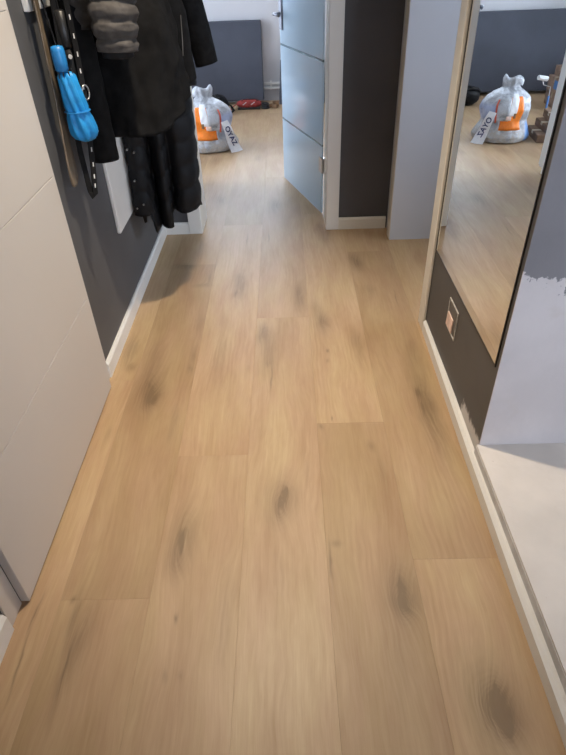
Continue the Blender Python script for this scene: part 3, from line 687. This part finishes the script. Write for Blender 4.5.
# red tool bag with black base, cable coil, offcuts and a round black bag
t = thing('tool_bag', (-.39, 6.78, 0), 'low red and black fabric bag on the floor by the dark board', 'bag')
rings = []
for s in [i/14 for i in range(15)]:
    x = -.525 + .265*s; e = math.sin(math.pi*min(1, max(0, s*.94+.03)))**.35; r = .05*e + .008*noise.noise(Vector((s*6, 1, 2)))
    rings.append([(x, 6.76 + 1.3*r*math.cos(2*math.pi*k/20), max(.012, .05 + r*math.sin(2*math.pi*k/20)*.92)) for k in range(20)])
MB().loft(rings).build('body', 'red_fabric', t, smooth=True)
box(-.52, -.268, 6.70, 6.82, 0, .022).build('base', 'black_plastic', t, bevel=.006)
MB().tube([(-.47, 6.72, .088), (-.45, 6.70, .105), (-.38, 6.695, .107), (-.32, 6.70, .105), (-.30, 6.72, .088)], .008, 8, ry=.004).build('carry_strap', 'black_nylon', t)
MB().tube([(-.515, 6.76, .06), (-.56, 6.68, .045), (-.60, 6.62, .012)], .009, 8, ry=.004).build('shoulder_strap', 'red_fabric', t)
for x in (-.44, -.35): MB().tube([(x-.02, 6.70, .05), (x+.02, 6.705, .075)], .005, 6).build('pale_print', 'strap_white', t)
t = thing('cable_coil', (-.215, 6.74, 0), 'black coiled cable lying right of the red bag', 'cable')
for i, (r, z) in enumerate(((.042, .008), (.038, .022), (.041, .036), (.035, .05))):
    MB().tube([(-.215+r*math.cos(2*math.pi*k/18), 6.74+r*math.sin(2*math.pi*k/18), z) for k in range(19)], .0075, 6).build('winding', 'black_plastic', t, smooth=True)
lathe([(.018, .0), (.018, .05), (.01, .052)], -.215, 6.74, 14).build('hub', 'box_grey', t)
for i, (x, y, l_, a, lab) in enumerate(((-.155, 6.78, .08, .5, 'longest brown wood offcut next to the black cable coil'), (-.11, 6.74, .06, -.4, 'short brown wood offcut in front of the grey leaning board'), (-.10, 6.82, .07, .1, 'brown wood offcut farthest back beside the cable coil'))):
    ob = box(-l_/2, l_/2, -.018, .018, 0, .035 if i < 2 else .055).build('wood_offcut', 'brown_wood', bevel=.003); ob.location = (x, y, 0); ob.rotation_euler.z = a
    tag(ob, lab, 'offcut', 'wood offcuts by the far wall')
t = thing('round_bag', (-.71, 6.58, 0), 'round black bag on the floor behind the plastic bag', 'bag')
rings = []
for i in range(13):
    a = math.pi*i/12; rr = .105*math.sin(a)+.001
    rings.append([(-.72 + rr*math.cos(2*math.pi*k/24)*1.15, 6.58 + rr*math.sin(2*math.pi*k/24), max(0.0, .088 + .098*math.cos(a)) + .01*noise.noise(Vector((i*.6, math.cos(k*.26)*2, math.sin(k*.26)*2)))*(0 if i > 9 else 1)) for k in range(24)])
MB().loft(rings).build('body', 'black_nylon', t, smooth=True)
MB().tube([(-.62, 6.56, .10), (-.575, 6.54, .08), (-.55, 6.53, .035), (-.58, 6.52, .010)], .018, 8, ry=.005).build('strap', 'black_nylon', t)
MB().tube([(-.84, 6.56, .13), (-.80, 6.52, .17), (-.74, 6.51, .175), (-.69, 6.52, .16)], .009, 8).build('handle', 'black_plastic', t)

# tied clear plastic bag with packaging inside
BX, BY = -.675, 5.285
t = thing('plastic_bag', (BX, BY, 0), 'full tied plastic bag with an orange packet on the oak floor', 'plastic bag')
PROF = [(0, .20, .17), (.012, .235, .20), (.05, .245, .21), (.10, .225, .195), (.14, .203, .178), (.17, .196, .172), (.21, .202, .18), (.26, .206, .185), (.31, .198, .175), (.35, .175, .155), (.38, .14, .12), (.405, .09, .07), (.42, .072, .045), (.435, .08, .042), (.455, .088, .045), (.478, .086, .04), (.492, .078, .028)]
def prof(z):
    for (a, b) in zip(PROF[:-1], PROF[1:]):
        if a[0] <= z <= b[0]:
            f = (z-a[0])/(b[0]-a[0]); return a[1]+(b[1]-a[1])*f, a[2]+(b[2]-a[2])*f
    return PROF[-1][1:]
def bag_pt(th, z, off=0.0):
    rx, ry = prof(z); k = 1 + .07*noise.noise(Vector((math.cos(th)*2.2, math.sin(th)*2.2, z*9))) + .03*noise.noise(Vector((math.cos(th)*7, math.sin(th)*7, z*22)))
    if z > .41: k += .05*math.sin(7*th)
    sh = -.03*max(0, (z-.3)/.18)
    zz = z + (.014*math.sin(th*3+1) + .01*math.cos(th) if z > .44 else 0)
    return (sh + (rx*k+off)*math.cos(th), (ry*k+off)*math.sin(th), zz)
nz_ = 60; rings = []
for j in range(nz_+1):
    z = .492*j/nz_
    rings.append([tuple(Vector((BX, BY, 0)) + Vector(bag_pt(2*math.pi*k/64, z))) for k in range(64)])
rings.append([tuple(Vector((BX-.03, BY, .455)) + Vector((.03*math.cos(2*math.pi*k/64), .006*math.sin(2*math.pi*k/64), 0))) for k in range(64)])
MB().loft(rings).build('body', 'bag', t, smooth=True, loc=(BX, BY, 0))
def patch(a0, a1, z0, z1, off, n=12, m_=12, skew=0.0):
    mb = MB(); g = lambda i, j: tuple(Vector((BX, BY, 0)) + Vector(bag_pt(R_(a0+(a1-a0)*i/n + skew*j/m_), z0+(z1-z0)*j/m_, off)))
    gi = lambda i, j: tuple(Vector((BX, BY, 0)) + Vector(bag_pt(R_(a0+(a1-a0)*i/n + skew*j/m_), z0+(z1-z0)*j/m_, off-.003)))
    vs = [g(i, j) for j in range(m_+1) for i in range(n+1)] + [gi(i, j) for j in range(m_+1) for i in range(n+1)]
    o_ = (n+1)*(m_+1); fs = []
    for j in range(m_):
        for i in range(n):
            a = j*(n+1)+i; fs.append((a, a+1, a+n+2, a+n+1)); fs.append((o_+a, o_+a+n+1, o_+a+n+2, o_+a+1))
    for i in range(n):
        fs.append((i, o_+i, o_+i+1, i+1)); a = m_*(n+1)+i; fs.append((a, a+1, o_+a+1, o_+a))
    for j in range(m_):
        a = j*(n+1); b_ = a+n; fs.append((a, a+n+1, o_+a+n+1, o_+a)); fs.append((b_, o_+b_, o_+b_+n+1, b_+n+1))
    return mb.add(vs, fs)
lb = patch(-117, -66, .112, .365, .004).build('packet', 'print_orange', t, smooth=True, loc=(BX, BY, 0))
def sub(pp, name, mt): 
    o = pp.build(name, mt, smooth=True, loc=(BX, BY, 0)); o.location = (0, 0, 0); o.parent = lb; return o
sub(patch(-101, -83, .225, .385, .0075, skew=-3), 'white_print', 'print_white')
sub(patch(-84, -64, .185, .375, .0072), 'grey_print', 'bag')
sub(patch(-101, -95, .205, .245, .009, 4, 4), 'dark_mark', 'brown_wood')
sub(patch(-90, -78, .19, .225, .009, 6, 4), 'pale_print', 'plaster_pink')
patch(-57, -53, .165, .345, .005, 3, 10, skew=3).build('red_line', 'print_red', t, smooth=True, loc=(BX, BY, 0))
# white flap with dark blue letters, sliding off the bag to the right
A, B = Vector((-.492, 5.135, .265)), Vector((-.385, 5.17, .008)); wv = Vector((-.072, -.042, -.016))
dd = (B-A); nrm = dd.cross(wv).normalized(); nrm = -nrm if nrm.y > 0 else nrm
vs = []; K = 8
for i in range(K+1):
    f = i/K; c = A + dd*f + nrm*(.012*math.sin(f*7)); wd = .75 + .5*f
    for s, dp in ((0, 0), (1, 0), (1, -.003), (0, -.003)): vs.append(tuple(c + wv*s*wd*1.0 + nrm*dp))
fs = [(0, 1, 2, 3), tuple(range(4*K, 4*K+4))[::-1]]
for i in range(K):
    for j in range(4): fs.append((4*i+j, 4*i+(j+1) % 4, 4*i+4+(j+1) % 4, 4*i+4+j))
flap = MB().add(vs, fs).build('printed_flap', 'print_white', t, loc=(BX, BY, 0))
cu = bpy.data.curves.new('lettering', 'FONT'); cu.body = 'OYAZ'; cu.size = .060; cu.extrude = .0008; cu.align_x = 'CENTER'; cu.align_y = 'CENTER'; cu.space_character = 1.05; cu.offset = .0012
tmp = bpy.data.objects.new('tmp', cu); C.objects.link(tmp)
dg = bpy.context.evaluated_depsgraph_get(); me = bpy.data.meshes.new_from_object(tmp.evaluated_get(dg)); bpy.data.objects.remove(tmp)
me.materials.clear(); me.materials.append(MATS['print_navy'])
tx = dd.normalized(); tz = nrm; ty = tz.cross(tx).normalized()
pc = A + dd*.46 + wv*.5 + nrm*.014
Mx = Matrix(((tx.x, ty.x, tz.x, pc.x-BX), (tx.y, ty.y, tz.y, pc.y-BY), (tx.z, ty.z, tz.z, pc.z), (0, 0, 0, 1)))
me.transform(Mx); lt = bpy.data.objects.new('lettering', me); C.objects.link(lt); lt.parent = flap

# cardboard boxes seen in the mirror
def carton(cx, cy, z, sx, sy, sz, rz, mt, label, group):
    t = thing('carton', (cx, cy, z), label, 'box', group); t.rotation_euler.z = rz
    def part(mb, name, mat):
        o = mb.build(name, mat, bevel=.003); o.parent = t
    part(box(-sx/2, sx/2, -sy/2, sy/2, 0, sz-.004), 'body', mt)
    part(box(-sx/2, sx/2, -sy/2, -.002, sz-.004, sz), 'flap', mt); part(box(-sx/2, sx/2, .002, sy/2, sz-.004, sz), 'flap', mt)
    part(box(-sx/2-.001, sx/2+.001, -.022, .022, sz-.001, sz+.001).box(sx/2, sx/2+.0015, -.022, .022, sz*.6, sz+.001), 'tape', 'tape')
    return t, part
g1, g2 = 'dark cartons in the low stepped pile', 'cartons in the tall stack by the wall'
carton(-1.15, 5.25, 0, .40, .34, .065, .10, 'cardboard_dark', 'bottom dark carton of the low pile beside the plastic bag', g1)
carton(-1.21, 5.27, .066, .38, .33, .06, .05, 'cardboard_dark', 'middle dark carton of the low pile beside the plastic bag', g1)
carton(-1.26, 5.30, .127, .36, .33, .065, .12, 'cardboard_dark', 'topmost dark carton of the low pile beside the plastic bag', g1)
SY = 6.38
carton(-1.70, SY, 0, .34, .36, .14, .04, 'cardboard', 'lowest and largest carton of the tall stack', g2)
q, part = carton(-1.695, SY, .141, .34, .34, .135, .0, 'cardboard', 'carton with a blue label in the tall stack', g2)
part(box(.170, .172, -.14, .0, .03, .11).box(.02, .14, -.172, -.170, .03, .11), 'blue_label', 'print_blue')
carton(-1.72, SY, .277, .31, .32, .085, .05, 'cardboard', 'medium carton second from the top of the tall stack', g2)
carton(-1.76, SY, .363, .25, .28, .105, -.05, 'cardboard', 'small carton on top of the tall stack', g2)
t = thing('paint_roller', (-1.45, 6.15, 0), 'small white paint roller leaning against the tall carton stack', 'paint roller')
MB().tube([(-1.38, 6.10, 0.006), (-1.40, 6.15, .15)], .011, 8).build('handle', 'print_blue', t)
MB().tube([(-1.40, 6.15, .15), (-1.405, 6.17, .23), (-1.33, 6.17, .25), (-1.31, 6.17, .30)], .004, 6).build('wire', 'steel', t)
MB().tube([(-1.36, 6.18, .30), (-1.26, 6.16, .32)], .022, 12).build('roller', 'print_white', t)
# white wardrobe just inside the room, left of the doorway
t = thing('wardrobe', (-1.05, 4.1, 0), 'white wardrobe edge seen in the mirror right of the cartons', 'wardrobe')
box(-1.4, -.672, 3.92, 4.34, .05, 1.95).build('body', 'white_trim', t, bevel=.003)
box(-1.38, -.69, 3.94, 4.32, 0, .05).build('plinth', 'white_trim', t)
for a, b in ((-1.398, -1.037), (-1.034, -.674)): box(a, b, 4.34, 4.358, .06, 1.94).build('door', 'white_trim', t, bevel=.002)
for x in (-1.07, -1.00): MB().tube([(x, 4.357, .95), (x, 4.38, .95), (x, 4.38, 1.07), (x, 4.357, 1.07)], .005, 8).build('handle', 'steel', t)
box(-.673, -.666, 4.20, 4.25, .42, .50).build('side_bracket', 'steel', t, bevel=.001)
